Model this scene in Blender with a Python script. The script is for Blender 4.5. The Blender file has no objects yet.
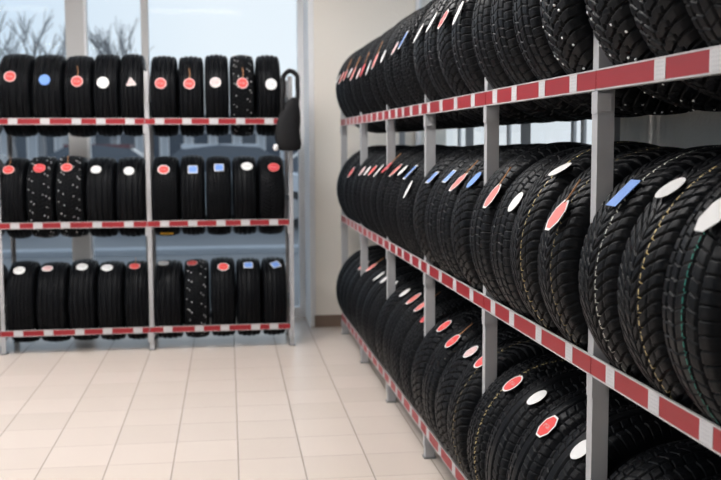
import bpy, bmesh, math, random
import numpy as np
from mathutils import Vector, Matrix
random.seed(7)
RNG = np.random.RandomState(5)
PI = math.pi
scene = bpy.context.scene
COL = scene.collection

# ------------------------------------------------------------------ materials
def new_mat(name, base=(0.5, 0.5, 0.5), rough=0.5, metal=0.0, spec=0.5):
    m = bpy.data.materials.new(name); m.use_nodes = True
    b = m.node_tree.nodes['Principled BSDF']
    b.inputs['Base Color'].default_value = (*base, 1)
    b.inputs['Roughness'].default_value = rough
    b.inputs['Metallic'].default_value = metal
    b.inputs['Specular IOR Level'].default_value = spec
    return m

class NT:
    """small helper for node graphs"""
    def __init__(s, m): s.t = m.node_tree; s.b = s.t.nodes['Principled BSDF']
    def n(s, typ, **kw):
        o = s.t.nodes.new(typ)
        for k, v in kw.items(): setattr(o, k, v)
        return o
    def l(s, a, b): s.t.links.new(a, b)
    def math(s, op, a, b=None, c=None):
        o = s.n('ShaderNodeMath', operation=op)
        for i, v in enumerate((a, b, c)):
            if v is None: continue
            if isinstance(v, (int, float)): o.inputs[i].default_value = v
            else: s.l(v, o.inputs[i])
        return o.outputs[0]
    def mix(s, fac, a, b):
        o = s.n('ShaderNodeMix', data_type='RGBA')
        if isinstance(fac, (int, float)): o.inputs[0].default_value = fac
        else: s.l(fac, o.inputs[0])
        for i, v in ((6, a), (7, b)):
            if isinstance(v, tuple): o.inputs[i].default_value = (*v, 1)
            else: s.l(v, o.inputs[i])
        return o.outputs[2]
    def noise(s, scale, detail=3, vec=None):
        o = s.n('ShaderNodeTexNoise'); o.inputs['Scale'].default_value = scale
        o.inputs['Detail'].default_value = detail
        if vec is not None: s.l(vec, o.inputs['Vector'])
        return o.outputs[0]
    def pos(s):
        return s.n('ShaderNodeNewGeometry').outputs['Position']
    def obj(s):
        return s.n('ShaderNodeTexCoord').outputs['Object']
    def bump(s, h, dist, strength=1.0):
        o = s.n('ShaderNodeBump'); o.inputs['Distance'].default_value = dist
        o.inputs['Strength'].default_value = strength
        s.l(h, o.inputs['Height']); s.l(o.outputs[0], s.b.inputs['Normal'])

def mottled(name, c1, c2, scale, rough, metal=0.0, bump=0.0, spec=0.5):
    m = new_mat(name, c1, rough, metal, spec); g = NT(m)
    v = g.obj(); f = g.noise(scale, 4, v)
    g.l(g.mix(f, c1, c2), g.b.inputs['Base Color'])
    if bump: g.bump(f, bump)
    return m

def rubber(name, line=None, v0=0.0, w=0.02):
    m = new_mat(name, (0.014, 0.0145, 0.016), 0.46, 0, 0.085); g = NT(m)
    uv = g.n('ShaderNodeUVMap').outputs[0]
    sp = g.n('ShaderNodeSeparateXYZ'); g.l(uv, sp.inputs[0])
    u, v = sp.outputs[0], sp.outputs[1]
    rel = g.n('ShaderNodeAttribute'); rel.attribute_name = 'relief'
    # fine zig-zag sipes moulded in the blocks
    zz = g.math('MULTIPLY', g.math('PINGPONG', g.math('MULTIPLY', v, 7.0), 0.5), 0.5)
    fr = g.math('FRACT', g.math('ADD', g.math('MULTIPLY', u, 190.0), zz))
    sipe = g.math('LESS_THAN', fr, 0.22)
    h = g.math('SUBTRACT', 1.0, g.math('MULTIPLY', sipe, rel.outputs['Fac']))
    g.bump(h, 0.0010, 0.6)
    nz = g.noise(9.0, 4, g.obj())
    g.l(g.math('MULTIPLY_ADD', nz, 0.2, 0.30), g.b.inputs['Roughness'])
    col = g.mix(nz, (0.0020, 0.0023, 0.0030), (0.0042, 0.0047, 0.0060))
    if line:
        d = g.math('LESS_THAN', g.math('ABSOLUTE', g.math('SUBTRACT', v, v0)), w)
        k = g.math('GREATER_THAN', rel.outputs['Fac'], 0.2)
        wob = g.math('LESS_THAN', g.math('FRACT', g.math('MULTIPLY', u, 120.0)), 0.72)
        col = g.mix(g.math('MULTIPLY', g.math('MULTIPLY', d, k), wob), col, line)
    g.l(col, g.b.inputs['Base Color'])
    return m

M = {}
M['rubber'] = rubber('black_rubber')
M['rubber_yellow'] = rubber('black_rubber_yellow_line', (0.85, 0.66, 0.30), -0.36, 0.011)
M['rubber_white'] = rubber('black_rubber_white_line', (0.85, 0.84, 0.74), -0.36, 0.011)
M['rubber_green'] = rubber('black_rubber_green_line', (0.05, 0.30, 0.24), -0.12, 0.010)
M['rubber_brown'] = rubber('black_rubber_ochre_line', (0.45, 0.36, 0.18), -0.36, 0.009)
M['stud'] = new_mat('stud_metal', (0.80, 0.80, 0.80), 0.3, 0.3)
m = mottled('sidewall_rubber', (0.0045, 0.0047, 0.0053), (0.009, 0.0093, 0.010), 6, 0.42, 0, 0, 0.3); M['sidewall'] = m

M['steel'] = mottled('galvanised_steel', (0.36, 0.36, 0.37), (0.44, 0.44, 0.45), 14, 0.45, 0.1)
M['rear_rail'] = mottled('charcoal_painted_rail', (0.035, 0.035, 0.038), (0.05, 0.05, 0.053), 9, 0.5)
M['rail'] = mottled('painted_grey_rail', (0.42, 0.41, 0.41), (0.52, 0.51, 0.51), 9, 0.4, 0.1)
m = mottled('red_strip', (0.30, 0.018, 0.024), (0.26, 0.014, 0.020), 12, 0.42, 0, 0, 0.3); M['red'] = m
m = mottled('white_print_paper', (0.78, 0.77, 0.76), (0.70, 0.69, 0.69), 30, 0.6)
g = NT(m); M['label'] = m
# faint printed lines of small type on the shelf labels
uv = g.n('ShaderNodeUVMap').outputs[0]; sp = g.n('ShaderNodeSeparateXYZ'); g.l(uv, sp.inputs[0])
fx = g.math('GREATER_THAN', g.noise(26.0, 2, uv), 0.53)
rowm = g.math('LESS_THAN', g.math('FRACT', g.math('MULTIPLY', sp.outputs[1], 5.0)), 0.45)
inside = g.math('LESS_THAN', g.math('ABSOLUTE', g.math('SUBTRACT', sp.outputs[0], 0.5)), 0.38)
mk = g.math('MULTIPLY', g.math('MULTIPLY', fx, rowm), inside)
g.l(g.mix(mk, (0.50, 0.49, 0.50), (0.36, 0.36, 0.38)), g.b.inputs['Base Color'])

def card(name, c, ink=None):
    m = new_mat(name, c, 0.55, 0, 0.3)
    if ink:
        g = NT(m); v = g.obj(); sp = g.n('ShaderNodeSeparateXYZ'); g.l(v, sp.inputs[0])
        a = g.math('LESS_THAN', g.math('ABSOLUTE', sp.outputs[1]), 0.006)
        b = g.math('LESS_THAN', g.math('ABSOLUTE', sp.outputs[0]), 0.022)
        c2 = g.math('GREATER_THAN', g.noise(120.0, 1, v), 0.5)
        g.l(g.mix(g.math('MULTIPLY', g.math('MULTIPLY', a, b), c2), c, ink), g.b.inputs['Base Color'])
    return m
M['c_red'] = card('red_card', (0.66, 0.050, 0.045), (0.55, 0.22, 0.20))
M['c_dred'] = card('crimson_card', (0.52, 0.035, 0.05), (0.6, 0.25, 0.25))
M['c_salmon'] = card('salmon_card', (0.68, 0.16, 0.14))
M['c_white'] = card('white_card', (0.68, 0.67, 0.66))
M['c_whitei'] = card('white_printed_card', (0.68, 0.67, 0.66), (0.4, 0.4, 0.42))
M['c_pink'] = card('pale_pink_card', (0.64, 0.42, 0.41), (0.5, 0.3, 0.3))
M['c_blue'] = card('blue_card', (0.14, 0.27, 0.62))
M['c_yellow'] = card('yellow_card', (0.70, 0.42, 0.04), (0.1, 0.07, 0.02))
M['string'] = new_mat('brown_twine', (0.42, 0.20, 0.09), 0.8)

# plaster, floor tile, frames, glass ...
def plaster(name, a, b):
    m = new_mat(name, a, 0.85, 0, 0.2); g = NT(m); p = g.pos()
    f = g.noise(1.3, 4, p); g.l(g.mix(f, a, b), g.b.inputs['Base Color'])
    g.bump(g.noise(70, 3, p), 0.003); return m
M['plaster'] = plaster('beige_plaster', (0.82, 0.765, 0.69), (0.86, 0.81, 0.74))
M['ceiling'] = plaster('white_ceiling', (0.78, 0.78, 0.76), (0.80, 0.80, 0.78))
M['base'] = mottled('brown_skirting_tile', (0.17, 0.115, 0.085), (0.21, 0.145, 0.11), 12, 0.4)
M['frame'] = mottled('white_pvc', (0.80, 0.80, 0.81), (0.84, 0.84, 0.85), 5, 0.4)
M['mullion'] = mottled('grey_white_mullion', (0.50, 0.49, 0.48), (0.56, 0.55, 0.54), 4, 0.5)

m = new_mat('floor_tile', (0.6, 0.5, 0.42), 0.22, 0, 0.5); g = NT(m); M['floor'] = m
p = g.pos(); sp = g.n('ShaderNodeSeparateXYZ'); g.l(p, sp.inputs[0])
X, Y = sp.outputs[0], sp.outputs[1]
TX, TY, SK = 0.2857, 0.311, 0.0115
xr = g.math('SUBTRACT', X, g.math('MULTIPLY', g.math('SUBTRACT', Y, 4.17), SK))
yr = g.math('ADD', Y, g.math('MULTIPLY', X, SK))
xs = g.math('DIVIDE', g.math('ADD', xr, 10 * TX - 0.072), TX)
ys = g.math('DIVIDE', g.math('ADD', yr, 20 * TY - 4.446), TY)
def edge(v, wd):
    f = g.math('FRACT', v); d = g.math('ABSOLUTE', g.math('SUBTRACT', f, 0.5))
    return g.math('GREATER_THAN', d, 0.5 - wd)
gx, gy = edge(xs, 0.0095), edge(ys, 0.0095)
wn = g.n('ShaderNodeTexWhiteNoise', noise_dimensions='2D')
cb = g.n('ShaderNodeCombineXYZ'); g.l(g.math('FLOOR', xs), cb.inputs[0]); g.l(g.math('FLOOR', ys), cb.inputs[1]); g.l(cb.outputs[0], wn.inputs['Vector'])
tone = g.mix(wn.outputs[0], (0.62, 0.54, 0.475), (0.67, 0.585, 0.52))
cloud = g.noise(5.0, 4, p)
tone = g.mix(g.math('MULTIPLY', cloud, 0.35), tone, (0.57, 0.495, 0.44))
tone = g.mix(g.math('MULTIPLY', gy, 0.75), tone, (0.33, 0.275, 0.235))
tone = g.mix(gx, tone, (0.26, 0.215, 0.185))
g.l(tone, g.b.inputs['Base Color'])
gm = g.math('MAXIMUM', gx, gy)
g.l(g.math('MULTIPLY_ADD', gm, 0.5, 0.27), g.b.inputs['Roughness'])
g.bump(g.math('SUBTRACT', 1.0, gm), 0.002)

def glass(name, tint):
    m = bpy.data.materials.new(name); m.use_nodes = True; t = m.node_tree; t.nodes.clear()
    o = t.nodes.new('ShaderNodeOutputMaterial'); mx = t.nodes.new('ShaderNodeMixShader')
    tr = t.nodes.new('ShaderNodeBsdfTransparent'); gl = t.nodes.new('ShaderNodeBsdfGlossy')
    tr.inputs[0].default_value = (*tint, 1); gl.inputs['Roughness'].default_value = 0.02
    fr = t.nodes.new('ShaderNodeLayerWeight'); pw = t.nodes.new('ShaderNodeMath'); pw.operation = 'POWER'; pw.inputs[1].default_value = 4.0
    ma = t.nodes.new('ShaderNodeMath'); ma.operation = 'MULTIPLY_ADD'; ma.inputs[1].default_value = 0.5; ma.inputs[2].default_value = 0.002
    t.links.new(fr.outputs['Facing'], pw.inputs[0]); t.links.new(pw.outputs[0], ma.inputs[0]); t.links.new(ma.outputs[0], mx.inputs[0]); t.links.new(tr.outputs[0], mx.inputs[1])
    t.links.new(gl.outputs[0], mx.inputs[2]); t.links.new(mx.outputs[0], o.inputs[0])
    return m
M['glass'] = glass('clear_glass', (0.90, 0.95, 0.98))
M['asphalt'] = mottled('wet_asphalt', (0.13, 0.135, 0.145), (0.18, 0.185, 0.195), 0.6, 0.5)
M['kerb'] = mottled('concrete_kerb', (0.30, 0.32, 0.35), (0.38, 0.40, 0.43), 3, 0.8)
M['pave'] = mottled('grey_paving', (0.125, 0.13, 0.14), (0.165, 0.17, 0.18), 2.5, 0.6)
M['bark'] = mottled('grey_bark', (0.24, 0.24, 0.25), (0.32, 0.32, 0.33), 8, 0.9)
M['facade'] = mottled('grey_render', (0.50, 0.52, 0.55), (0.56, 0.58, 0.61), 0.6, 0.9)
M['roof'] = mottled('slate_roof', (0.12, 0.12, 0.14), (0.16, 0.16, 0.18), 2, 0.8)
M['darkglass'] = new_mat('dark_glass', (0.08, 0.095, 0.12), 0.12)
M['tyre_plain'] = new_mat('car_tyre_rubber', (0.02, 0.02, 0.02), 0.7)
M['bag'] = mottled('black_bag_fabric', (0.004, 0.004, 0.005), (0.009, 0.009, 0.010), 25, 0.6, 0, 0.002, 0.2)
M['tagwhite'] = new_mat('white_plastic_tag', (0.8, 0.8, 0.8), 0.4)
M['grey_plastic'] = new_mat('grey_plastic_foot', (0.2, 0.2, 0.2), 0.6)
def fill_mat(s):
    m = bpy.data.materials.new('fill_diffuser'); m.use_nodes = True; b = m.node_tree.nodes['Principled BSDF']
    b.inputs['Emission Color'].default_value = (1.0, 0.98, 0.97, 1); b.inputs['Emission Strength'].default_value = s
    return m
FILL_LIGHT = 27.0  # glow strength of the added overhead fill panels
M['fill_glow'] = fill_mat(FILL_LIGHT)

# ------------------------------------------------------------------ mesh helpers
class MB:
    def __init__(s): s.v = []; s.f = []; s.m = []; s.mi = 0
    def add(s, vs, fs):
        o = len(s.v); s.v += [tuple(v) for v in vs]; s.f += [tuple(i + o for i in f) for f in fs]; s.m += [s.mi] * len(fs)
    def box(s, x0, x1, y0, y1, z0, z1):
        s.add([(x, y, z) for x in (x0, x1) for y in (y0, y1) for z in (z0, z1)],
              [(0, 1, 3, 2), (4, 6, 7, 5), (0, 4, 5, 1), (2, 3, 7, 6), (0, 2, 6, 4), (1, 5, 7, 3)])
    def tube(s, pts, rad, n=8, caps=True):
        pts = [Vector(p) for p in pts]
        if not isinstance(rad, (list, tuple)): rad = [rad] * len(pts)
        rings = []; up = None
        for i, p in enumerate(pts):
            d = (pts[min(i + 1, len(pts) - 1)] - pts[max(i - 1, 0)]).normalized()
            if up is None: up = Vector((0, 0, 1)) if abs(d.z) < 0.9 else Vector((1, 0, 0))
            a = d.cross(up).normalized(); b = a.cross(d).normalized(); up = b
            rings.append([p + (a * math.cos(2 * PI * k / n) + b * math.sin(2 * PI * k / n)) * rad[i] for k in range(n)])
        vs = [q for r in rings for q in r]; fs = []
        for i in range(len(pts) - 1):
            for k in range(n):
                fs.append((i * n + k, i * n + (k + 1) % n, (i + 1) * n + (k + 1) % n, (i + 1) * n + k))
        if caps:
            fs.append(tuple(range(n))[::-1]); fs.append(tuple((len(pts) - 1) * n + k for k in range(n)))
        s.add(vs, fs)
    def loft(s, rings, caps=True):
        n = len(rings[0]); vs = [q for r in rings for q in r]; fs = []
        for i in range(len(rings) - 1):
            for k in range(n):
                fs.append((i * n + k, i * n + (k + 1) % n, (i + 1) * n + (k + 1) % n, (i + 1) * n + k))
        if caps:
            fs.append(tuple(range(n))[::-1]); fs.append(tuple((len(rings) - 1) * n + k for k in range(n)))
        s.add(vs, fs)
    def mesh(s, name, mats, smooth=False):
        me = bpy.data.meshes.new(name); me.from_pydata(s.v, [], s.f)
        for mm in (mats if isinstance(mats, list) else [mats]): me.materials.append(mm)
        me.polygons.foreach_set('material_index', s.m)
        bm = bmesh.new(); bm.from_mesh(me); bmesh.ops.recalc_face_normals(bm, faces=bm.faces); bm.to_mesh(me); bm.free()
        if smooth: me.polygons.foreach_set('use_smooth', [True] * len(me.polygons))
        me.update(); return me
    def build(s, name, mats, parent=None, bevel=0.0, smooth=False):
        o = bpy.data.objects.new(name, s.mesh(name, mats, smooth)); COL.objects.link(o)
        if parent: o.parent = parent
        if bevel:
            b = o.modifiers.new('bevel', 'BEVEL'); b.width = bevel; b.segments = 2; b.limit_method = 'ANGLE'
        return o
def tag(o, label=None, cat=None, group=None, kind=None):
    if label:
        o['label'] = label
    if cat: o['category'] = cat
    if group: o['group'] = group
    if kind: o['kind'] = kind
    return o
def empty(name, loc=(0, 0, 0)):
    e = bpy.data.objects.new(name, None); COL.objects.link(e); e.location = loc; e.empty_display_size = 0.1; return e
def inst(name, me, parent, loc=(0, 0, 0), rot=(0, 0, 0), sc=(1, 1, 1)):
    o = bpy.data.objects.new(name, me); COL.objects.link(o); o.parent = parent
    o.location = loc; o.rotation_euler = rot; o.scale = sc; return o
def struct(b, name, mat, bevel=0):
    o = b.build(name, mat, None, bevel); o['kind'] = 'structure'; return o

# ------------------------------------------------------------------ camera
F_PX, YAW, PIT, ROL, CAMZ = 1010.0, 0.1413, 0.0956, -0.0037, 1.41
cam = bpy.data.cameras.new('camera'); co = bpy.data.objects.new('camera', cam); COL.objects.link(co)
hv = Vector((math.sin(YAW), math.cos(YAW), 0)); rv = Vector((math.cos(YAW), -math.sin(YAW), 0)); zv = Vector((0, 0, 1))
fw = hv * math.cos(PIT) - zv * math.sin(PIT); uv_ = hv * math.sin(PIT) + zv * math.cos(PIT)
c, s_ = math.cos(ROL), math.sin(ROL)
rr, uu = rv * c + uv_ * s_, uv_ * c - rv * s_
co.matrix_world = Matrix(((rr.x, uu.x, -fw.x, 0), (rr.y, uu.y, -fw.y, 0), (rr.z, uu.z, -fw.z, CAMZ), (0, 0, 0, 1)))
cam.sensor_width = 36; cam.lens = 36 * F_PX / 721
cam.dof.use_dof = True; cam.dof.focus_distance = 2.75; cam.dof.aperture_fstop = 4.5
cam.clip_start = 0.05; cam.clip_end = 500
scene.camera = co

# ------------------------------------------------------------------ room shell
XW, YW, ZC = 1.51, 7.66, 3.1        # right wall, end wall, ceiling
XL, YF, YG = -4.2, -2.6, 8.15        # left wall, wall behind the camera, glazing plane
b = MB(); b.box(XL - 0.2, XW + 0.25, YF - 0.2, YG + 0.12, -0.12, 0); struct(b, 'floor', M['floor'])
b = MB(); b.box(XL - 0.2, XW + 0.25, YF - 0.2, YG + 0.12, ZC, ZC + 0.15); struct(b, 'ceiling', M['ceiling'])
b = MB(); b.box(0.742, XW + 0.25, YW, YG + 0.12, 0, ZC); struct(b, 'wall_back', M['plaster'])
# right wall with its window opening
WY0, WY1, WZ0, WZ1 = 3.72, YW - 0.005, 0.98, 2.75
b = MB()
b.box(XW, XW + 0.25, YF - 0.2, WY0, 0, ZC); b.box(XW, XW + 0.25, WY0, YW, 0, WZ0)
b.box(XW, XW + 0.25, WY0, YW, WZ1, ZC); struct(b, 'wall_right', M['plaster'])
# left wall with two tall openings
LW = [(-1.2, 2.0), (2.5, 6.6)]; LZ0, LZ1 = 0.5, 2.8
b = MB()
ys_ = [YF - 0.2, LW[0][0], LW[0][1], LW[1][0], LW[1][1], YG + 0.12]
for i in range(0, 6, 2): b.box(XL - 0.2, XL, ys_[i], ys_[i + 1], 0, ZC)
for a, c_ in LW: b.box(XL - 0.2, XL, a, c_, 0, LZ0); b.box(XL - 0.2, XL, a, c_, LZ1, ZC)
struct(b, 'wall_left', M['plaster'])
b = MB(); b.box(XL, XW, YF - 0.2, YF, 0, 0.4); b.box(XL, XW, YF - 0.2, YF, 2.8, ZC); b.box(XL, -3.6, YF - 0.2, YF, 0.4, 2.8); b.box(-1.2, XW, YF - 0.2, YF, 0.4, 2.8)
struct(b, 'wall_front', M['plaster'])
b = MB(); b.box(XL, 0.742, YG - 0.05, YG + 0.12, 2.95, ZC); struct(b, 'trim_1', M['plaster'])
b = MB(); b.box(0.730, 1.44, YW - 0.012, YW - 0.0005, 0, 0.092); struct(b, 'baseboard_back', M['base'], 0.003)
b = MB(); b.box(XW - 0.012, XW - 0.0005, YF, YW, 0, 0.092); struct(b, 'baseboard_right', M['base'], 0.003)
# white plaster return beside the glazing
b = MB(); b.box(0.700, 0.7415, YW + 0.01, YG - 0.055, 0, 2.95); struct(b, 'trim_2', M['frame'], 0.004)

def window(name, frames, panes, fm):
    r = empty(name); r['kind'] = 'structure'
    for fr in frames:
        bb = MB(); bb.box(*fr[:6]); bb.build('window_frame', fr[6] if len(fr) > 6 else fm, r, 0.006)
    for pn in panes:
        bb = MB(); bb.box(*pn); bb.build('window_pane', M['glass'], r)
    return r
ga, gb = YG - 0.05, YG + 0.03
fr = [(0.655, 0.735, ga, gb, 0.0, 2.95), (-1.125, -0.985, ga - 0.02, gb + 0.04, 0.0, 2.95, M['mullion']), (-0.985, -0.965, ga - 0.05, gb, 0.0, 2.95),
      (-0.56, -0.505, ga, gb, 0.0, 2.95, M['mullion']), (-2.55, -2.45, ga, gb, 0.0, 2.95, M['mullion']), (XL, XL + 0.08, ga, gb, 0.0, 2.95)]
xs_ = [(-0.505, 0.655), (-0.965, -0.56), (-2.45, -1.125), (XL + 0.08, -2.55)]
pn = []
for a, c_ in xs_:
    fr += [(a, c_, ga, gb, 0.012, 0.085), (a, c_, ga, gb, 2.87, 2.95)]
    pn.append((a, c_, YG - 0.015, YG - 0.005, 0.085, 2.87))
window('window_1', fr, pn, M['frame'])
# right window
xa, xb = XW + 0.004, XW + 0.044
fr = [(xa, xb, WY0, WY1, WZ0, WZ0 + 0.06), (xa, xb, WY0, WY1, WZ1 - 0.06, WZ1), (xa, xb, WY0, WY0 + 0.06, WZ0, WZ1), (xa, xb, WY1 - 0.03, WY1, WZ0, WZ1)]
for yy in (4.10, 4.22, 5.2, 6.3): fr.append((xa + 0.01, xb - 0.01, yy - 0.015, yy + 0.015, WZ0 + 0.06, WZ1 - 0.06))
pn = [(xa + 0.02, xa + 0.03, WY0 + 0.06, WY1 - 0.06, WZ0 + 0.06, WZ1 - 0.06)]
window('window_2', fr, pn, M['frame'])
for k, (a, c_) in enumerate(LW):
    xa, xb = XL - 0.12, XL - 0.06
    fr = [(xa, xb, a, c_, LZ0, LZ0 + 0.06), (xa, xb, a, c_, LZ1 - 0.06, LZ1), (xa, xb, a, a + 0.06, LZ0, LZ1), (xa, xb, c_ - 0.06, c_, LZ0, LZ1),
          (xa, xb, (a + c_) / 2 - 0.03, (a + c_) / 2 + 0.03, LZ0, LZ1)]
    window('window_%d' % (3 + k), fr, [(xa + 0.02, xa + 0.03, a + 0.06, c_ - 0.06, LZ0 + 0.06, LZ1 - 0.06)], M['frame'])

fr = [(-3.6, -1.2, YF - 0.12, YF - 0.06, 0.4, 0.46), (-3.6, -1.2, YF - 0.12, YF - 0.06, 2.74, 2.8)] + [(x, x + 0.06, YF - 0.12, YF - 0.06, 0.46, 2.74) for x in (-3.6, -2.43, -1.26)]
window('window_5', fr, [(-3.54, -1.26, YF - 0.095, YF - 0.085, 0.46, 2.74)], M['frame'])
# added fill panels under the unseen ceiling, there to brighten the room
k = 0
LN = ['above the left back corner', 'above the left middle of the room', 'above the left front of the room', 'above the open floor at the back',
      'above the open floor in the middle']
for lx in (-2.6, -0.25):
    for ly in (5.9, 3.3, -1.4):
        if lx > -1 and ly < 0: continue
        e = empty('added_fill_panel', (lx, ly, ZC - 0.05)); tag(e, 'added white framed rectangular fill light panel ' + LN[k], 'ceiling light', 'added fill lights'); k += 1
        bb = MB()
        bb.box(-0.62, 0.62, -0.32, -0.29, 0, 0.048); bb.box(-0.62, 0.62, 0.29, 0.32, 0, 0.048)
        bb.box(-0.62, -0.59, -0.29, 0.29, 0, 0.048); bb.box(0.59, 0.62, -0.29, 0.29, 0, 0.048); bb.build('housing', M['frame'], e)
        bb = MB(); bb.box(-0.59, 0.59, -0.29, 0.29, 0.008, 0.02); bb.build('diffuser', M['fill_glow'], e)

# ------------------------------------------------------------------ tyres
R0, W0 = 0.32, 0.235                  # prototype size; axis along local Y, centre at the origin
NA, NV = 1260, 80
def sm(x, w, soft):                   # 1 inside |x|<w, falling to 0 over soft
    return np.clip((w - np.abs(x)) / soft + 0.5, 0, 1)
def fr_(x): return x - np.floor(x)
def pattern(kind, U, V):
    """groove depth 0..1 on U (turns) x V (-1..1)"""
    A = np.abs(V); D = np.zeros_like(U)
    if kind == 'chevron':             # curved V grooves, fish-bone centre
        n = 63
        ph = n * U + 3.2 * A ** 0.6
        lat = sm(fr_(ph) - 0.5, 0.085 + 0.05 * A, 0.07) * np.clip((A - 0.06) / 0.03, 0, 1)
        ph2 = n * U + 0.5 + 2.6 * A
        lat2 = sm(fr_(ph2) - 0.5, 0.08, 0.08) * np.clip((0.27 - A) / 0.04, 0, 1)
        c1 = 0.5 * sm(A - 0.27, 0.014, 0.03)
        c2 = sm(A - 0.64, 0.022, 0.04)
        D = np.maximum.reduce([lat, lat2 * 0.7, c1, c2 * 0.45, sm(V, 0.014, 0.03)])
    elif kind == 'block':             # wide shoulder lugs, straight grooves
        n = 70
        lug = sm(fr_(n * U + 0.25 * A) - 0.5, 0.055, 0.07) * (A > 0.56)
        mid = sm(fr_(n * U + 0.9 * V) - 0.5, 0.05, 0.07) * (A < 0.56) * (A > 0.2)
        cen = sm(fr_(n * U - 1.2 * V + 0.5) - 0.5, 0.045, 0.07) * (A < 0.2)
        D = np.maximum.reduce([lug, mid, cen * 0.6, sm(A - 0.57, 0.035, 0.04), sm(A - 0.2 , 0.035, 0.04)])
    elif kind == 'rib':               # summer ribs with four straight grooves
        n = 72
        lug = sm(fr_(n * U + 0.5 * A) - 0.5, 0.07, 0.08) * (A > 0.66)
        mid = sm(fr_(n * U + 1.2 * V) - 0.5, 0.07, 0.10) * (A < 0.58) * (A > 0.27)
        D = np.maximum.reduce([lug * 0.7, mid * 0.5, sm(A - 0.62, 0.045, 0.035), sm(A - 0.22, 0.05, 0.035)])
    elif kind == 'winter':            # stout slanted blocks
        n = 63
        lat = sm(fr_(n * U + 1.6 * A ** 0.8) - 0.5, 0.085, 0.08)
        c1 = sm(A - 0.5 - 0.07 * np.sign(fr_(n * U + 0.55) - 0.5), 0.03, 0.04)
        c0 = sm(V - 0.08 * np.sign(fr_(n * U) - 0.5), 0.035, 0.04)
        D = np.maximum.reduce([lat, c1, c0])
    elif kind == 'zigzag':            # small tooth blocks in rows
        n = 60
        zz = np.abs(fr_(n * U) - 0.5) * 2
        lat = sm(fr_(n * U + (np.floor(V * 4) % 2) * 0.5) - 0.5, 0.10, 0.08)
        gs = [sm(V - v0 - 0.05 * (zz - 0.5), 0.032, 0.04) for v0 in (-0.72, -0.42, -0.14, 0.14, 0.42, 0.72)]
        D = np.maximum.reduce([lat * 0.85] + gs)
    return D

def tread_profile(V):
    """half width y and radius for v in -1..1"""
    A = np.abs(V)
    # arc-length like parameter: 0-.8 crown, .8-1 shoulder
    y = np.where(A < 0.8, A / 0.8 * 0.76, 0.76 + 0.23 * np.sin((A - 0.8) / 0.2 * PI / 2))
    t = np.clip((A - 0.8) / 0.2, 0, 1)
    r = R0 - 0.010 * np.minimum(A / 0.8, 1) ** 2 - 0.050 * (1 - np.cos(t * PI / 2)) - 0.004 * t
    return np.sign(V) * y * W0 / 2, r

def tread_mesh(kind, mat, studs=False, srad=0.003):
    u = np.arange(NA) / NA; v = np.linspace(-1, 1, NV + 1)
    U, V = np.meshgrid(u, v, indexing='ij')
    Vp = V.copy()
    D = pattern(kind, U, np.clip(V, -1, 1))
    fade = np.clip((0.97 - np.abs(V)) / 0.10, 0, 1)
    D = D * fade
    y, r = tread_profile(V); r = r - 0.0080 * D
    a = 2 * PI * U
    P = np.stack([r * np.cos(a), y, r * np.sin(a)], -1).reshape(-1, 3)
    i, j = np.meshgrid(np.arange(NA), np.arange(NV), indexing='ij')
    i2 = (i + 1) % NA; st = NV + 1
    Q = np.stack([i * st + j, i * st + j + 1, i2 * st + j + 1, i2 * st + j], -1).reshape(-1, 4)
    uvx = np.stack([np.stack([i / NA, v[j]], -1), np.stack([i / NA, v[j + 1]], -1),
                    np.stack([(i + 1) / NA, v[j + 1]], -1), np.stack([(i + 1) / NA, v[j]], -1)], -2).reshape(-1, 2)
    nf = len(Q); ex_v = []; ex_f = []
    if studs:
        for k in range(96):
            su = (k * 0.61803) % 1.0; sv = (-0.74, -0.58, -0.36, 0.36, 0.58, 0.74)[k % 6] + random.uniform(-0.05, 0.05)
            yy, rr_ = tread_profile(np.array(sv)); yy = float(yy); rr_ = float(rr_)
            aa = 2 * PI * su; ct = Vector((math.cos(aa), 0, math.sin(aa))); tg = Vector((-math.sin(aa), 0, math.cos(aa))); ay = Vector((0, 1, 0))
            o = len(P) + len(ex_v)
            for hgt, rd in ((-0.003, srad * 1.1), (0.0016, srad)):
                for q in range(6):
                    w_ = ct * (rr_ + hgt) + (tg * math.cos(q * PI / 3) + ay * math.sin(q * PI / 3)) * rd + ay * yy
                    ex_v.append(tuple(w_))
            for q in range(6):
                q2 = (q + 1) % 6
                ex_f += [(o + q, o + q2, o + 6 + q2, o + 6 + q)]
            ex_f += [(o + 6, o + 7, o + 8, o + 9), (o + 6, o + 9, o + 10, o + 11)]
    if ex_v: P = np.vstack([P, np.array(ex_v)]); Q = np.vstack([Q, np.array(ex_f)])
    me = bpy.data.meshes.new('tread_' + kind)
    me.vertices.add(len(P)); me.vertices.foreach_set('co', P.astype(np.float32).ravel())
    me.loops.add(len(Q) * 4); me.loops.foreach_set('vertex_index', Q.astype(np.int32).ravel())
    me.polygons.add(len(Q)); me.polygons.foreach_set('loop_start', np.arange(len(Q), dtype=np.int32) * 4)
    me.polygons.foreach_set('loop_total', np.full(len(Q), 4, dtype=np.int32))
    me.materials.append(mat); me.materials.append(M['stud'])
    mi = np.zeros(len(Q), dtype=np.int32); mi[nf:] = 1; me.polygons.foreach_set('material_index', mi)
    me.update(calc_edges=True)
    me.polygons.foreach_set('use_smooth', np.ones(len(Q), dtype=bool))
    uvl = me.uv_layers.new(name='UVMap'); full = np.zeros((len(Q) * 4, 2), dtype=np.float32); full[:nf * 4] = uvx
    uvl.data.foreach_set('uv', full.ravel())
    at = me.attributes.new('relief', 'FLOAT', 'POINT')
    rl = np.zeros(len(P), dtype=np.float32); rl[:D.size] = (1 - D).ravel() * fade.ravel(); at.data.foreach_set('value', rl)
    me.validate(); return me

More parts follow.
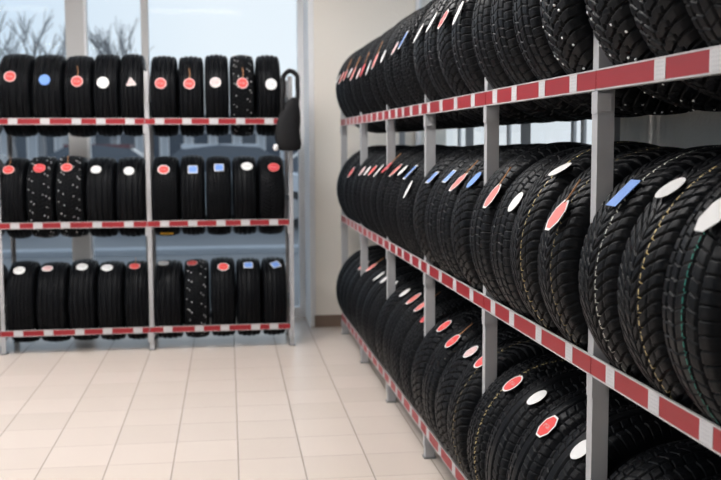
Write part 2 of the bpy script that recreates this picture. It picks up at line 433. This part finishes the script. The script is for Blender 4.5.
def sidewall_mesh():
    """one side: shoulder -> bulge -> bead -> inner wall -> inner crown centre (side +Y)"""
    h = W0 / 2
    pr = [(0.990 * h, R0 - 0.064), (1.0 * h, R0 - 0.072), (1.004 * h, R0 - 0.079), (0.998 * h, R0 - 0.081), (1.005 * h, R0 - 0.089), (0.99 * h, R0 - 0.098), (0.96 * h, R0 - 0.112), (0.955 * h, R0 - 0.114),
          (0.93 * h, R0 - 0.118), (0.86 * h, R0 - 0.128), (0.82 * h, R0 - 0.132), (0.78 * h, R0 - 0.130), (0.77 * h, R0 - 0.122), (0.82 * h, R0 - 0.10), (0.88 * h, R0 - 0.07),
          (0.89 * h, R0 - 0.045), (0.78 * h, R0 - 0.034), (0.5 * h, R0 - 0.022), (0.0, R0 - 0.0185)]
    n = 96; mb = MB()
    mb.v = [(r * math.cos(2 * PI * k / n), y, r * math.sin(2 * PI * k / n)) for k in range(n) for (y, r) in pr]
    m_ = len(pr)
    for k in range(n):
        for j in range(m_ - 1):
            mb.f.append((k * m_ + j, ((k + 1) % n) * m_ + j, ((k + 1) % n) * m_ + j + 1, k * m_ + j + 1)); mb.m.append(0)
    return mb.mesh('sidewall', M['sidewall'], True)
SW = sidewall_mesh()
TM = {'chevron': tread_mesh('chevron', M['rubber']), 'block': tread_mesh('block', M['rubber']), 'rib': tread_mesh('rib', M['rubber']),
      'winter': tread_mesh('winter', M['rubber']), 'studded': tread_mesh('winter', M['rubber'], True), 'zigzag': tread_mesh('zigzag', M['rubber']), 'studded_far': tread_mesh('winter', M['rubber'], True, 0.0042)}
def variant(new, src, mat):
    me = TM[src].copy(); me.materials[0] = M[mat]; TM[new] = me
variant('chevron_yellow', 'chevron', 'rubber_yellow'); variant('chevron_white', 'chevron', 'rubber_white')
variant('chevron_ochre', 'chevron', 'rubber_brown'); variant('block_green', 'block', 'rubber_green'); variant('zigzag_ochre', 'zigzag', 'rubber_brown')

# tag cards: local Z = outward normal, X = across the tread, Y = up along the tread
def card_mesh(shape, rim, face, w, h):
    n = 28 if shape in ('disc',) else 8 if shape == 'oct' else 4 if shape == 'rect' else 3
    def ring(k, z):
        if shape == 'rect': pts = [(-1, -1), (1, -1), (1, 1), (-1, 1)]; return [(x * w / 2 * k, y * h / 2 * k, z) for x, y in pts]
        a0 = PI / 8 if shape == 'oct' else PI / 2
        return [(math.cos(a0 + 2 * PI * q / n) * w / 2 * k, math.sin(a0 + 2 * PI * q / n) * h / 2 * k, z) for q in range(n)]
    mb = MB(); mb.loft([ring(1, 0), ring(1, 0.0010)])
    if face: mb.mi = 1; mb.loft([ring(0.85, 0.0010), ring(0.85, 0.0014)])
    return mb.mesh('price_tag', [M[rim], M[face] if face else M[rim]])
TAGS = {
 'red': ('disc', 'c_pink', 'c_red', .076, .076), 'redrim': ('disc', 'c_white', 'c_red', .080, .080), 'redoct': ('oct', 'c_white', 'c_red', .084, .084), 'crimson': ('disc', 'c_salmon', 'c_dred', .078, .078),
 'white': ('disc', 'c_white', None, .070, .070), 'whitep': ('disc', 'c_white', 'c_whitei', .078, .078), 'pink': ('disc', 'c_white', 'c_pink', .074, .07),
 'blue': ('disc', 'c_blue', None, .072, .074), 'bluesq': ('rect', 'c_white', 'c_blue', .064, .066), 'bluecard': ('rect', 'c_blue', None, .055, .082),
 'triangle': ('tri', 'c_white', 'c_pink', .080, .080), 'salmon': ('oct', 'c_white', 'c_salmon', .080, .100), 'whiteoct': ('oct', 'c_white', None, .080, .100),
 'whitenarrow': ('disc', 'c_white', None, .050, .090), 'bluenarrow': ('rect', 'c_white', 'c_blue', .045, .09), 'yellow': ('rect', 'c_yellow', None, .09, .035)}
TG = {k: card_mesh(*v) for k, v in TAGS.items()}
TDESC = {'red': 'round red tag', 'redrim': 'white-rimmed red tag', 'redoct': 'octagonal red tag', 'crimson': 'dark red tag', 'white': 'plain white tag', 'whitep': 'round white tag', 'pink': 'pale pink tag',
 'blue': 'blue tag', 'bluesq': 'square blue tag', 'bluecard': 'blue card tag', 'triangle': 'triangular pale tag', 'salmon': 'salmon tag',
 'whiteoct': 'octagonal white tag', 'whitenarrow': 'narrow white tag', 'bluenarrow': 'narrow blue tag', None: 'no tag'}
mb = MB(); mb.tube([(0, 0.036, 0.0015), (0.006, 0.06, 0.003), (0.004, 0.085, 0.0028), (0.0, 0.108, 0.002)], 0.0023, 6); STR = mb.mesh('tag_string', M['string'], True)

def make_tyre(loc, facing, R, W, tread, label, group, tg=None, th=30, off=0.0, roll=0.0, string=False, extra=None, lean=(0, 0), lift=0.0):
    """facing: direction the visible tread looks, as angle about Z; loc = lowest point"""
    e = empty('tyre', loc); e.rotation_euler = (lean[0], 0, facing + lean[1])
    tag(e, label, 'tyre', group)
    # local: axis along Y, visible tread towards -X
    sc = (R / R0, W / W0, R / R0); ph = random.uniform(0, 2 * PI)
    t = inst('tread', TM[tread], e, (0, 0, R), (0, ph, 0), sc)
    for sgn in (1, -1):
        inst('sidewall', SW, e, (0, 0, R), (0, ph, 0 if sgn == 1 else PI), sc)
    def put(kind, th, off, roll, string):
        a = math.radians(th)
        nrm = Vector((-math.cos(a), 0, math.sin(a))); upv = Vector((math.sin(a), 0, math.cos(a))); ac = upv.cross(nrm)
        A = off / (W * 0.42); sag = 0.010 * min(abs(A), 1) ** 2
        p = Vector((0, 0, R)) + nrm * (R + 0.0022 - sag) + Vector((0, off, 0))
        m3 = Matrix((ac, upv, nrm)).transposed()
        o = inst('price_tag', TG[kind], e); o.matrix_local = Matrix.Translation(p) @ m3.to_4x4() @ Matrix.Translation((0, TAGS[kind][4] / 2, 0)) @ Matrix.Rotation(-math.radians(lift), 4, 'X') @ Matrix.Translation((0, -TAGS[kind][4] / 2, 0)) @ Matrix.Rotation(roll, 4, 'Z')
        if kind == 'yellow': o['label'] = 'yellow printed sticker'
        if string: inst('tag_string', STR, o)
    if tg: put(tg, th, off, roll, string)
    if extra: put(*extra)
    return e

# ---- long rack (rails along Y)
RX0, RX1 = 0.906, 1.376
LEV = [0.164, 0.891, 1.583]                         # top edge of the rails
PY = [2.33 + k for k in range(-1, 6)]
ROW = ['bottom', 'middle', 'top']
BAY = ['cropped nearest bay', 'nearest full bay', 'second nearest bay', 'central bay', 'second farthest bay', 'farthest bay']
ORD4 = ['leftmost', 'second from left', 'third from left', 'fourth from left', 'fifth from left']
# near -> far inside each bay: (tread, tag, angle, offset, roll, string)
N = None
def T(tr, tg=None, th=30, off=0.0, roll=0.0, st=False): return (tr, tg, th, off, roll, st)
TOPR = {
 -1: [T('rib'), T('block'), T('winter'), T('studded')],
 0: [T('studded'), T('block'), T('block'), T('block')],
 1: [T('block', 'whitenarrow', 9, -.06), T('winter', 'redrim', 10, -.07), T('block', 'whitenarrow', 13, -.08), T('winter', 'whitenarrow', 11, -.07)],
 2: [T('zigzag', 'bluenarrow', 11, -.04), T('zigzag', 'pink', 9, -.05), T('block', 'white', 6, 0, 0), T('zigzag', 'salmon', 5, -.02, 0, True)],
 3: [T('block', 'whitenarrow', 4), T('zigzag', 'crimson', 3, 0, 0, True), T('block', 'pink', 3), T('zigzag', 'salmon', 5, 0, 0, True), T('block', 'white', 8)],
 4: [T('zigzag', 'redrim', 8, 0, 0, True), T('rib', 'salmon', 8), T('block', 'white', 8), T('rib')]}
MIDR = {
 -1: [T('rib'), T('block_green', 'whiteoct', 33, -.035), T('chevron_yellow', 'white', 43, .005), T('chevron_white', 'bluecard', 38, -.03)],
 0: [T('chevron_ochre', 'salmon', 23, -.03, 0, True), T('chevron_yellow', 'white', 46, -.07), T('block', 'white', 26, -.09), T('block', 'salmon', 25, -.1, 0, True)],
 1: [T('winter', 'blue', 34, -.06), T('block', 'salmon', 31, -.1, 0, True), T('block', 'bluesq', 36, -.1), T('winter', 'bluesq', 32, -.1)],
 2: [T('zigzag', 'whitenarrow', 19, -.02), T('block', 'bluenarrow', 35, -.04), T('zigzag', 'white', 35, -.04), T('zigzag', 'salmon', 35, -.04), T('block', 'crimson', 34, 0, 0, True)],
 3: [T('rib', 'whitenarrow', 30, -.04), T('zigzag', 'redrim', 30, 0), T('rib', 'white', 29), T('zigzag', 'pink', 28), T('rib')],
 4: [T('block', 'redrim', 24), T('rib'), T('zigzag'), T('rib')]}
LOWR = {
 -1: [N, N, T('rib'), T('block')],
 0: [T('rib', 'white', 45, -.05), T('rib', 'redoct', 43, -.04), T('rib', 'white', 52, -.06), T('zigzag_ochre', 'redrim', 50, -.07)],
 1: [T('chevron_ochre', 'redrim', 48, -.03), T('winter', 'pink', 49, -.06), T('block', 'redrim', 46, -.06, 0, True), T('winter', 'redrim', 51, -.05)],
 2: [T('zigzag', 'crimson', 48, -.04), T('zigzag', 'salmon', 52, -.08, 0, True), T('block', 'salmon', 53, -.08), T('winter', 'white', 52, -.1)],
 3: [T('zigzag', 'white', 51, -.06), T('rib', 'white', 50, -.06), T('block', 'whitenarrow', 49, -.1), T('zigzag', 'salmon', 51, -.02, 0, True)],
 4: [T('rib', 'salmon', 48, -.02), T('block'), T('rib'), T('zigzag')]}
TN = {'chevron': 'chevron', 'chevron_yellow': 'yellow-lined', 'chevron_white': 'white-lined', 'chevron_ochre': 'ochre-lined', 'block': 'blocky', 'block_green': 'green-lined',
      'rib': 'ribbed', 'winter': 'lugged', 'studded': 'studded', 'studded_far': 'studded', 'zigzag': 'fine-toothed', 'zigzag_ochre': 'ochre-dotted'}
def layout(rows, lev):
    for bay, lst in rows.items():
        y0 = 2.33 + bay + 0.042; n = len(lst); w = ((0.955 if bay > -1 else 0.925) - 0.004 * n) / n
        if bay == 4: w = 0.185
        for i, t in enumerate(lst):
            if t is None: continue
            tr, tg, th, off, roll, st = t
            R = (0.318 if lev == 0 else 0.310) + random.uniform(-0.003, 0.003)
            if n == 5 or bay == 4: R -= 0.004
            zc = LEV[lev] + math.sqrt(R * R - 0.2355 ** 2) + 0.0035
            yc = y0 + (w + 0.004) * (i + 0.5)
            pos = ORD4[n - 1 - i]
            if bay == 4 and tg is None: off = 0
            lab = '%s tyre, %s, %s, %s shelf, %s of long rack' % (TN[tr], TDESC[tg], pos, ROW[lev], BAY[bay + 1])
            lab = 'black ' + lab if len(lab.split()) < 16 else lab
            make_tyre(((RX0 + RX1) / 2, yc, zc - R), 0.0, R, w - 0.002, tr, lab, 'tyres on the %s shelf of the long rack' % ROW[lev], tg, th + 2, off * w / 0.235, roll, st, lift=(random.uniform(0, 3), random.uniform(6, 12), random.uniform(13, 18))[lev])
layout(LOWR, 0); layout(MIDR, 1); layout(TOPR, 2)

def build_rack(name, label, along, P0, posts, front, rear, levels, tagpos, ptops, group=None, rh=0.050):
    """along='y' : rails run in +Y, visible side towards -X; along='x': rails run in X, visible side towards -Y.
       posts = coordinates along the rack; local frame (a along, d depth) is mapped to world"""
    e = empty(name, P0); tag(e, label, 'rack', group)
    def bx(mb, a0, a1, d0, d1, z0, z1):
        if along == 'y': mb.box(d0 - P0[0], d1 - P0[0], a0 - P0[1], a1 - P0[1], z0, z1)
        else: mb.box(a0 - P0[0], a1 - P0[0], d0 - P0[1], d1 - P0[1], z0, z1)
    pw = 0.036 if along == 'y' else 0.028
    for k, a in enumerate(posts):
        ptop = ptops[k] if isinstance(ptops, list) else ptops
        for side in (0, 1):
            mb = MB(); d0 = front if side == 0 else rear; s = 1 if side == 0 else -1
            dA, dB = sorted((d0, d0 + s * 0.003)); bx(mb, a, a + pw, dA, dB, 0.006, ptop)
            dA, dB = sorted((d0 + s * 0.003, d0 + s * 0.042)); bx(mb, a, a + 0.003, dA, dB, 0.006, ptop - (0.0 if along == 'x' else 0.03))
            dA, dB = sorted((d0 + s * 0.030, d0 + s * 0.042)); bx(mb, a + 0.003, a + 0.012, dA, dB, 0.006, ptop - 0.06)
            up = mb.build('upright', M['steel'], e)
            mb = MB(); dA, dB = sorted((d0 - s * 0.006, d0 + s * 0.048)); bx(mb, a - 0.006, a + pw + 0.006, dA, dB, 0.0, 0.008); mb.build('foot_plate', M['grey_plastic'], up)
        for L in levels:                             # side bars tie the front and rear uprights
            mb = MB(); bx(mb, a + 0.004, a + 0.016, front + 0.044, rear - 0.044, L + 0.12, L + 0.15); mb.build('side_bar', M['steel'], e)
            mb = MB(); bx(mb, a - 0.012, a + 0.026, front - 0.006, front - 0.0005, L - 0.105, L - rh - 0.001)
            bx(mb, a - 0.012, a - 0.0005, front - 0.0005, front + 0.03, L - 0.100, L - 0.056); mb.build('bracket', M['steel'], e)
    for k in range(len(posts) - 1):
        a0, a1 = posts[k] + 0.0015, posts[k + 1] - 0.0015
        for li, L in enumerate(levels):
            mb = MB(); bx(mb, a0, a1, front - 0.0040, front - 0.0005, L - rh, L)       # face
            bx(mb, a0 + 0.04, a1, front - 0.0005, front + 0.016, L - rh, L - rh + 0.003)    # bottom lip
            bx(mb, a0, a1, front - 0.0070, front - 0.0040, L - 0.0035, L); bx(mb, a0, a1, front - 0.0070, front - 0.0040, L - rh, L - rh + 0.0035)
            rail = mb.build('shelf_rail', M['rail'], e)
            mb = MB(); bx(mb, a0 + 0.001, a1 - 0.001, front - 0.0058, front - 0.0040, L - rh + 0.0035, L - 0.0035); mb.build('red_strip', M['red'], rail)
            for ta in tagpos(li, a0, a1):
                if along == 'y': tw = 0.026
                else: tw = 0.030
                mb = MB(); bx(mb, ta - tw, ta + tw, front - 0.0068, front - 0.0058, L - rh + 0.0040, L - 0.0040); o = mb.build('price_label', M['label'], rail)
                me = o.data; uvl = me.uv_layers.new(name='UVMap')
                for lp in me.loops:
                    v = me.vertices[lp.vertex_index].co; aa = (v.y + P0[1]) if along == 'y' else (v.x + P0[0])
                    uvl.data[lp.index].uv = ((aa - ta + tw) / (2 * tw), (v.z - (L - rh + 0.004)) / (rh - 0.008))
            mb = MB(); bx(mb, a0, a1, rear + 0.0005, rear + 0.0040, L - 0.030, L); bx(mb, a0 + 0.04, a1, rear - 0.012, rear + 0.0005, L - 0.030, L - 0.027)
            mb.build('rear_rail', M['rear_rail'], e)
    return e
def tagsR(li, a0, a1):
    k = round(a0 - 2.33)
    if k == -1: return {0: [1.8, 2.05], 1: [1.52, 1.739, 1.969, 2.206], 2: [1.5, 1.741, 1.978]}[li]
    if k == 0: return [2.485, 2.735, 3.0, 3.215]
    if k == 1: return [3.50, 3.76, 4.012, 4.25]
    return [a0 + q for q in ((.10, .31, .52, .70, .90) if k < 4 else (.12, .3, .48, .68))]
build_rack('tyre_rack', 'long three-shelf grey metal tyre rack with red rails along the right wall', 'y', (RX0, PY[0], 0), PY, RX0, RX1, LEV, tagsR, 1.672)

# ---- rack in front of the window (rails along X)
BY0, BY1 = 6.965, 7.435
BX = [-2.43, -1.450, -0.470, 0.495]
def ray(u, v): return rr * ((u - 360.5) / F_PX) - uu * ((v - 240) / F_PX) + fw
def ux(u, Y, v=143):                                # where the sight line of a photo pixel meets the plane Y
    d = ray(u, v); return d.x / d.y * Y
TAGU = [[18.4, 48.6, 79.8, 107.6, 138, 168, 199.4, 225, 255.7, 274], [15, 38, 65.6, 97.3, 129, 164.8, 192.8, 221, 245.4, 273.7], [12.7, 45, 76.5, 101, 130, 159.6, 187, 213.8, 240.6, 269]]
def tagsB(li, a0, a1): return [x for x in (ux(u, BY0, (329, 225, 121)[li]) for u in TAGU[li]) if a0 + 0.03 < x < a1 - 0.03]
build_rack('tyre_rack', 'three-shelf grey metal tyre rack with red rails standing before the big window', 'x', (BX[0], BY0, 0), BX, BY0, BY1, LEV, tagsB, [1.895, 1.895, 1.895, 1.866], None, 0.043)

# tyres: (u_left, u_right, tread, tag, tag u, tag v, string, roll)
BT = {2: [(-30, -3, 'rib', N, 0, 0, 0, 0), (-2, 31, 'rib', 'red', 10, 77.6, 0, 0), (31.7, 63, 'rib', 'blue', 44.6, 80.7, 0, 0), (63.5, 92.5, 'block', 'red', 77, 82, 1, 0), (92.8, 119, 'rib', 'whitep', 103, 83, 0, 0),
          (119.3, 145.5, 'rib', 'triangle', 131, 83, 0, 0.1), (150, 177, 'block', 'red', 160.6, 83.6, 0, 0), (178, 203.7, 'rib', 'red', 189.3, 83.8, 1, 0), (204.5, 229, 'rib', 'pink', 215.4, 82.4, 0, 0),
          (230, 255, 'studded_far', 'red', 242.5, 83, 1, 0), (256.5, 281, 'rib', 'whitep', 271, 84, 0, 0)],
      1: [(-28, -4, 'block', N, 0, 0, 0, 0), (-2.5, 25.5, 'block', 'red', 7, 168.4, 1, 0), (26, 54.6, 'studded_far', 'crimson', 39.4, 167.3, 0, 0), (55, 84.6, 'studded_far', 'red', 66.7, 166.7, 1, 0), (85.3, 115, 'rib', 'white', 96, 169, 0, 0),
          (115.5, 145, 'rib', 'white', 129, 170.6, 0, 0), (151.5, 179, 'zigzag', 'redoct', 163.6, 169.5, 0, 0), (179.8, 205, 'block', 'bluesq', 192.8, 169.6, 0, 0), (205.8, 231.8, 'zigzag', 'bluesq', 219, 167.9, 0, 0),
          (232.6, 257.6, 'rib', 'whitep', 247, 166.7, 0, 0), (258.4, 285, 'winter', 'crimson', 273.7, 168, 0, 0)],
      0: [(-28, 3.0, 'rib', N, 0, 0, 0, 0), (6, 35, 'zigzag', 'whitep', 19.2, 267, 0, 0), (36, 67, 'block', 'pink', 47.4, 265.4, 0, 0), (68, 96, 'rib', 'whitep', 82, 264.7, 0, 0), (96.8, 123.4, 'rib', 'whitep', 107, 266, 0, 0),
          (124, 148.8, 'rib', 'red', 134.6, 265, 1, 0), (154.5, 182.6, 'rib', 'whitep', 162.7, 262.3, 0, 0), (183.6, 209.5, 'studded_far', 'red', 192.2, 262.7, 0, 0.5), (210.2, 236, 'block', 'redoct', 223.3, 267.5, 0, 0),
          (236.8, 262, 'rib', 'bluesq', 248.2, 266.3, 0, 0), (262.8, 287, 'rib', 'bluesq', 275.5, 266.3, 0, 0.45)]}
POSB = ['cut by the left edge', 'first', 'second', 'third', 'fourth', 'fifth', 'sixth', 'seventh', 'eighth', 'ninth', 'tenth']
def zc_at(v, Y):                                     # height of a pixel row at distance Y
    d = ray(200, v); return CAMZ + d.z / d.y * Y
for li, lst in BT.items():
    for i, (u0, u1, tr, tg, tu, tv, st, roll) in enumerate(lst):
        YB = 6.99
        VV = (295, 192, 85)[li]; x0, x1 = ux(u0, YB, VV), ux(u1, YB, VV)
        for pa in BX:                                # keep clear of the uprights
            if x0 < pa + 0.033 < x1 - 0.05 and x0 > pa - 0.12: x0 = pa + 0.033
            if x0 < pa - 0.05 and x1 > pa - 0.004: x1 = pa - 0.004
        w = x1 - x0 - 0.002; xc = (x0 + x1) / 2
        if i == 0: w = 0.19; xc = -1.456 - w / 2
        R = 0.281 + random.uniform(-0.003, 0.003)
        zc = LEV[li] + math.sqrt(R * R - 0.2355 ** 2) + 0.0035; yc = (BY0 + BY1) / 2
        th = 30; off = 0
        if tg:
            for _ in range(6):
                Yt = yc - R * math.cos(math.radians(th)); zt = zc_at(tv, Yt); th = math.degrees(math.asin(max(-1, min(0.98, (zt - zc) / R))))
            off = -(ux(tu, Yt, tv) - xc); off = max(-w * 0.2, min(w * 0.2, off))
        nm = POSB[i] if i else POSB[0]
        if i: lab = 'black %s tyre with %s, %s from left on %s shelf before the window' % (TN[tr], TDESC[tg], nm, ROW[li])
        else: lab = 'black %s tyre %s, %s shelf of the window rack' % (TN[tr], nm, ROW[li])
        ex = ('yellow', -64, 0.0, 0.0, False) if (li == 1 and i == 6) else None
        make_tyre((xc, yc, zc - R), PI / 2, R, w, tr, lab, 'tyres on the %s shelf of the window rack' % ROW[li], tg, th, off, roll, bool(st), ex)

# ---- black bag hung on the right end upright of the window rack
bx_, by_ = 0.488, 6.872
e = empty('bag', (bx_, by_, 1.36)); tag(e, 'black bag hanging by its strap from the end of the window rack', 'bag')
mb = MB(); rings = []
for z, cx, wx, wy in ((0.0, 0.006, 0.050, 0.022), (0.012, 0.005, 0.072, 0.030), (0.05, 0.002, 0.084, 0.036), (0.10, -0.004, 0.088, 0.036), (0.16, -0.004, 0.082, 0.033),
                      (0.22, -0.002, 0.080, 0.028), (0.28, 0.004, 0.070, 0.024), (0.34, 0.012, 0.052, 0.018), (0.38, 0.018, 0.030, 0.013), (0.40, 0.020, 0.012, 0.008)):
    rings.append([(cx + wx * math.copysign(abs(math.cos(t)) ** 0.8, math.cos(t)) * (1 + 0.04 * math.sin(9 * z * 20 + 3 * t)), wy * math.sin(t), z) for t in [2 * PI * q / 24 for q in range(24)]])
rings = [[(x + 0.02 * max(0, z - .2) / .2, y, z * 0.9) for x, y, z in rg] for rg in rings]
mb.loft(rings); mb.build('bag_body', M['bag'], e, 0, True)
mb = MB(); pts = [(-0.030, 0.0, 0.27), (-0.040, 0.0, 0.36), (-0.030, 0.020, 0.45), (-0.026, 0.060, 0.525), (0.020, 0.095, 0.566), (0.066, 0.080, 0.535), (0.067, 0.045, 0.47), (0.067, 0.020, 0.41), (0.060, 0.0, 0.33), (0.066, 0.0, 0.22)]
sm_pts = []
for i in range(len(pts) - 1):
    for q in range(4):
        t = q / 4; p0 = pts[max(i - 1, 0)]; p1 = pts[i]; p2 = pts[i + 1]; p3 = pts[min(i + 2, len(pts) - 1)]
        sm_pts.append(tuple(0.5 * (2 * p1[c2] + (p2[c2] - p0[c2]) * t + (2 * p0[c2] - 5 * p1[c2] + 4 * p2[c2] - p3[c2]) * t * t + (3 * p1[c2] - p0[c2] - 3 * p2[c2] + p3[c2]) * t ** 3) for c2 in range(3)))
sm_pts.append(pts[-1])
sm_pts = [(x, y, z - 0.024) for x, y, z in sm_pts]
mb.tube(sm_pts, 0.0165, 8); mb.build('strap', M['bag'], e, 0, True)
mb = MB()
mb.loft([[(-0.088 + 0.020 * r_ * math.cos(t), -0.012 + 0.014 * r_ * math.sin(t), z) for t in [2 * PI * q / 12 for q in range(12)]] for z, r_ in ((0.0, 0.3), (0.008, 0.8), (0.022, 1.0), (0.036, 0.8), (0.046, 0.3))])
o = mb.build('zip_pull', M['tagwhite'], e, 0, True); o['label'] = 'white plastic pull'

# ------------------------------------------------------------------ outdoors
b = MB(); b.box(-60, 40, YG + 0.12, 120, -0.25, -0.10); struct(b, 'trim_3', M['asphalt']).name = 'street_ground'
for gx0, gx1, gy0, gy1 in ((XW + 0.25, 30, -20, YG + 0.12), (-30, XL - 0.2, -20, YG + 0.12), (XL - 0.2, XW + 0.25, -20, YF - 0.2)):
    b = MB(); b.box(gx0, gx1, gy0, gy1, -0.10, -0.02); struct(b, 'pavement', M['kerb'])
b = MB(); b.box(-30, 30, YG + 0.12, 13.2, -0.10, -0.02); o = struct(b, 'pavement', M['pave'])
b = MB(); b.box(-30, 30, 13.2, 13.5, -0.10, 0.06); struct(b, 'kerb', M['kerb'], 0.02)
b = MB(); b.box(-30, 30, 25.5, 25.8, -0.10, 0.06); struct(b, 'kerb', M['kerb'], 0.02)

def car_meshes():
    # side profile (x length, z) lofted over width with tumblehome
    body = [(-2.1, .35), (-2.12, .62), (-2.05, .82), (-1.5, .93), (-0.9, .97), (0.9, 1.0), (1.7, .95), (2.05, .85), (2.12, .6), (2.08, .35)]
    mb = MB(); rings = []
    for y, k in ((-0.84, .93), (-0.80, 1.0), (0.80, 1.0), (0.84, .93)):
        rings.append([(x * (0.985 if abs(y) > .82 else 1), y, .35 + (z - .35) * k) for x, z in body])
    mb.loft(rings); bodym = mb.mesh('car_body', M['facade'])
    cab = [(-1.25, .93), (-0.62, 1.38), (0.05, 1.46), (0.75, 1.42), (1.55, .98)]
    mb = MB(); rings = []
    for y, k in ((-0.76, 0), (-0.62, 1), (0.62, 1), (0.76, 0)):
        rings.append([(x, y, .93 + (z - .93) * (1 if k else .0) if z > 1.0 and not k else z) for x, z in cab])
    mb.loft(rings); cabm = mb.mesh('cabin_glass', M['darkglass'])
    mb = MB(); mb.loft([[(x, y, z) for x, y in ((-0.6, -.62), (.76, -.62), (.76, .62), (-0.6, .62))] for z in (1.395, 1.475)]); roofm = mb.mesh('car_roof', M['facade'])
    mb = MB(); mb.tube([(0, -0.1, 0), (0, 0.1, 0)], 0.32, 20); mb.mi = 1; mb.tube([(0, -0.11, 0), (0, 0.11, 0)], 0.19, 12)
    whm = mb.mesh('wheel', [M['tyre_plain'], M['steel']]); return bodym, cabm, roofm, whm
bodym, cabm, roofm, whm = car_meshes()
CARS = [(-4.9, 19.0, (0.55, 0.57, 0.62), 'pale grey car parked outside, seen behind the left end of the window rack', 0.0),
        (-3.3 + 0.9, 22.5, (0.16, 0.06, 0.07), 'dark red car parked outside, behind the wide window mullion', PI),
        (0.0, 18.6, (0.60, 0.63, 0.68), 'silver car parked outside behind the right half of the window rack', 0.0),
        (2.9, 23.0, (0.06, 0.08, 0.13), 'dark blue car parked outside, beside the right window frame', PI)]
for x, y, cc, lab, rz in CARS:
    e = empty('car', (x, y, -0.07)); e.rotation_euler.z = rz; tag(e, lab, 'car', 'cars parked in the street')
    cm = new_mat('car_paint', cc, 0.25); bm_ = bodym.copy(); bm_.materials[0] = cm; rm_ = roofm.copy(); rm_.materials[0] = cm
    inst('car_body', bm_, e); inst('car_roof', rm_, e); inst('cabin_glass', cabm, e)
    for wx in (-1.3, 1.3):
        for wy in (-0.76, 0.76): inst('wheel', whm, e, (wx, wy, 0.33))
def tree(x, y, h, lab, seed):
    rnd = random.Random(seed); mb = MB()
    def br(p, d, ln, r, dep):
        q = p + d * ln; mid = p + d * ln * 0.5 + Vector((rnd.uniform(-1, 1), rnd.uniform(-1, 1), 0)) * ln * 0.04
        mb.tube([p, mid, q], [r, r * 0.85, r * 0.62], 5)
        if dep == 0: return
        for _ in range(3 if dep > 1 else 4):
            dd = (d + Vector((rnd.uniform(-1, 1), rnd.uniform(-1, 1), rnd.uniform(-0.1, 0.6))) * 0.62).normalized()
            br(p + d * ln * rnd.uniform(0.6, 1.0), dd, ln * rnd.uniform(0.6, 0.8), r * 0.55, dep - 1)
    e = empty('bare_tree', (x, y, -0.1)); tag(e, lab, 'tree', 'bare trees across the street')
    br(Vector((0, 0, 0)), Vector((rnd.uniform(-.05, .05), 0, 1)).normalized(), h * 0.36, h * 0.022, 4)
    mb.build('trunk_and_branches', M['bark'], e)
tree(-5.95, 31, 6.4, 'bare leafless tree outside, far left above the window rack', 1)
tree(-6.3, 38, 7.4, 'bare leafless tree outside, nearer the wide mullion', 5)
tree(-3.2, 33, 6.4, 'small bare tree outside, between the two window mullions', 9)
# low buildings far across the street
def building(x0, x1, y, h, lab, nw):
    e = empty('building', ((x0 + x1) / 2, y, -0.1)); tag(e, lab, 'building', 'low buildings across the street'); hw = (x1 - x0) / 2
    mb = MB(); mb.box(-hw, hw, 0, 6, 0, h); mb.build('wall', M['facade'], e)
    mb = MB(); mb.loft([[(-hw - .2, -.3, h), (-hw - .2, 3, h + .7), (-hw - .2, 6.3, h)], [(hw + .2, -.3, h), (hw + .2, 3, h + .7), (hw + .2, 6.3, h)]]); mb.build('roof', M['roof'], e)
    for k in range(nw):
        cx = -hw + (k + .5) * 2 * hw / nw
        mb = MB(); mb.box(cx - .36, cx + .36, -.05, 0.02, 0.9, 2.0); w_ = mb.build('window', M['frame'], e)
        mb = MB(); mb.box(cx - .30, cx + .30, -.07, -.045, 0.96, 1.94); mb.build('pane', M['darkglass'], w_)
building(-15, -5.9, 40, 2.2, 'low grey building across the street at the far left', 9)
building(-5.0, 3.8, 42, 2.1, 'low grey building across the street behind the rack centre', 9)

# ------------------------------------------------------------------ world: bright overcast sky
w = bpy.data.worlds.new('overcast'); scene.world = w; w.use_nodes = True; t = w.node_tree
bg = t.nodes['Background']; tc = t.nodes.new('ShaderNodeTexCoord'); sp = t.nodes.new('ShaderNodeSeparateXYZ'); cr = t.nodes.new('ShaderNodeValToRGB')
t.links.new(tc.outputs['Generated'], sp.inputs[0]); t.links.new(sp.outputs[2], cr.inputs[0]); mr = t.nodes.new('ShaderNodeMapRange'); mr.inputs['From Min'].default_value = -0.26; mr.inputs['From Max'].default_value = 0.0
t.links.new(sp.outputs[0], mr.inputs['Value']); mx = t.nodes.new('ShaderNodeMix'); mx.data_type = 'RGBA'; mx.blend_type = 'MULTIPLY'; mx.inputs[0].default_value = 1.0
tint = t.nodes.new('ShaderNodeMix'); tint.data_type = 'RGBA'; tint.inputs[6].default_value = (0.70, 0.79, 0.88, 1); tint.inputs[7].default_value = (1.0, 0.98, 0.97, 1)
t.links.new(mr.outputs[0], tint.inputs[0]); t.links.new(cr.outputs[0], mx.inputs[6]); t.links.new(tint.outputs[2], mx.inputs[7]); t.links.new(mx.outputs[2], bg.inputs[0])
cr.color_ramp.elements[0].color = (0.93, 0.94, 0.955, 1); cr.color_ramp.elements[1].color = (0.78, 0.84, 0.92, 1); cr.color_ramp.elements[1].position = 0.8
bg.inputs[1].default_value = 1.12

vs = scene.view_settings; vs.view_transform = 'Standard'; vs.look = 'None'; vs.gamma = 1.0; vs.use_curve_mapping = False
vs.exposure = 0.0
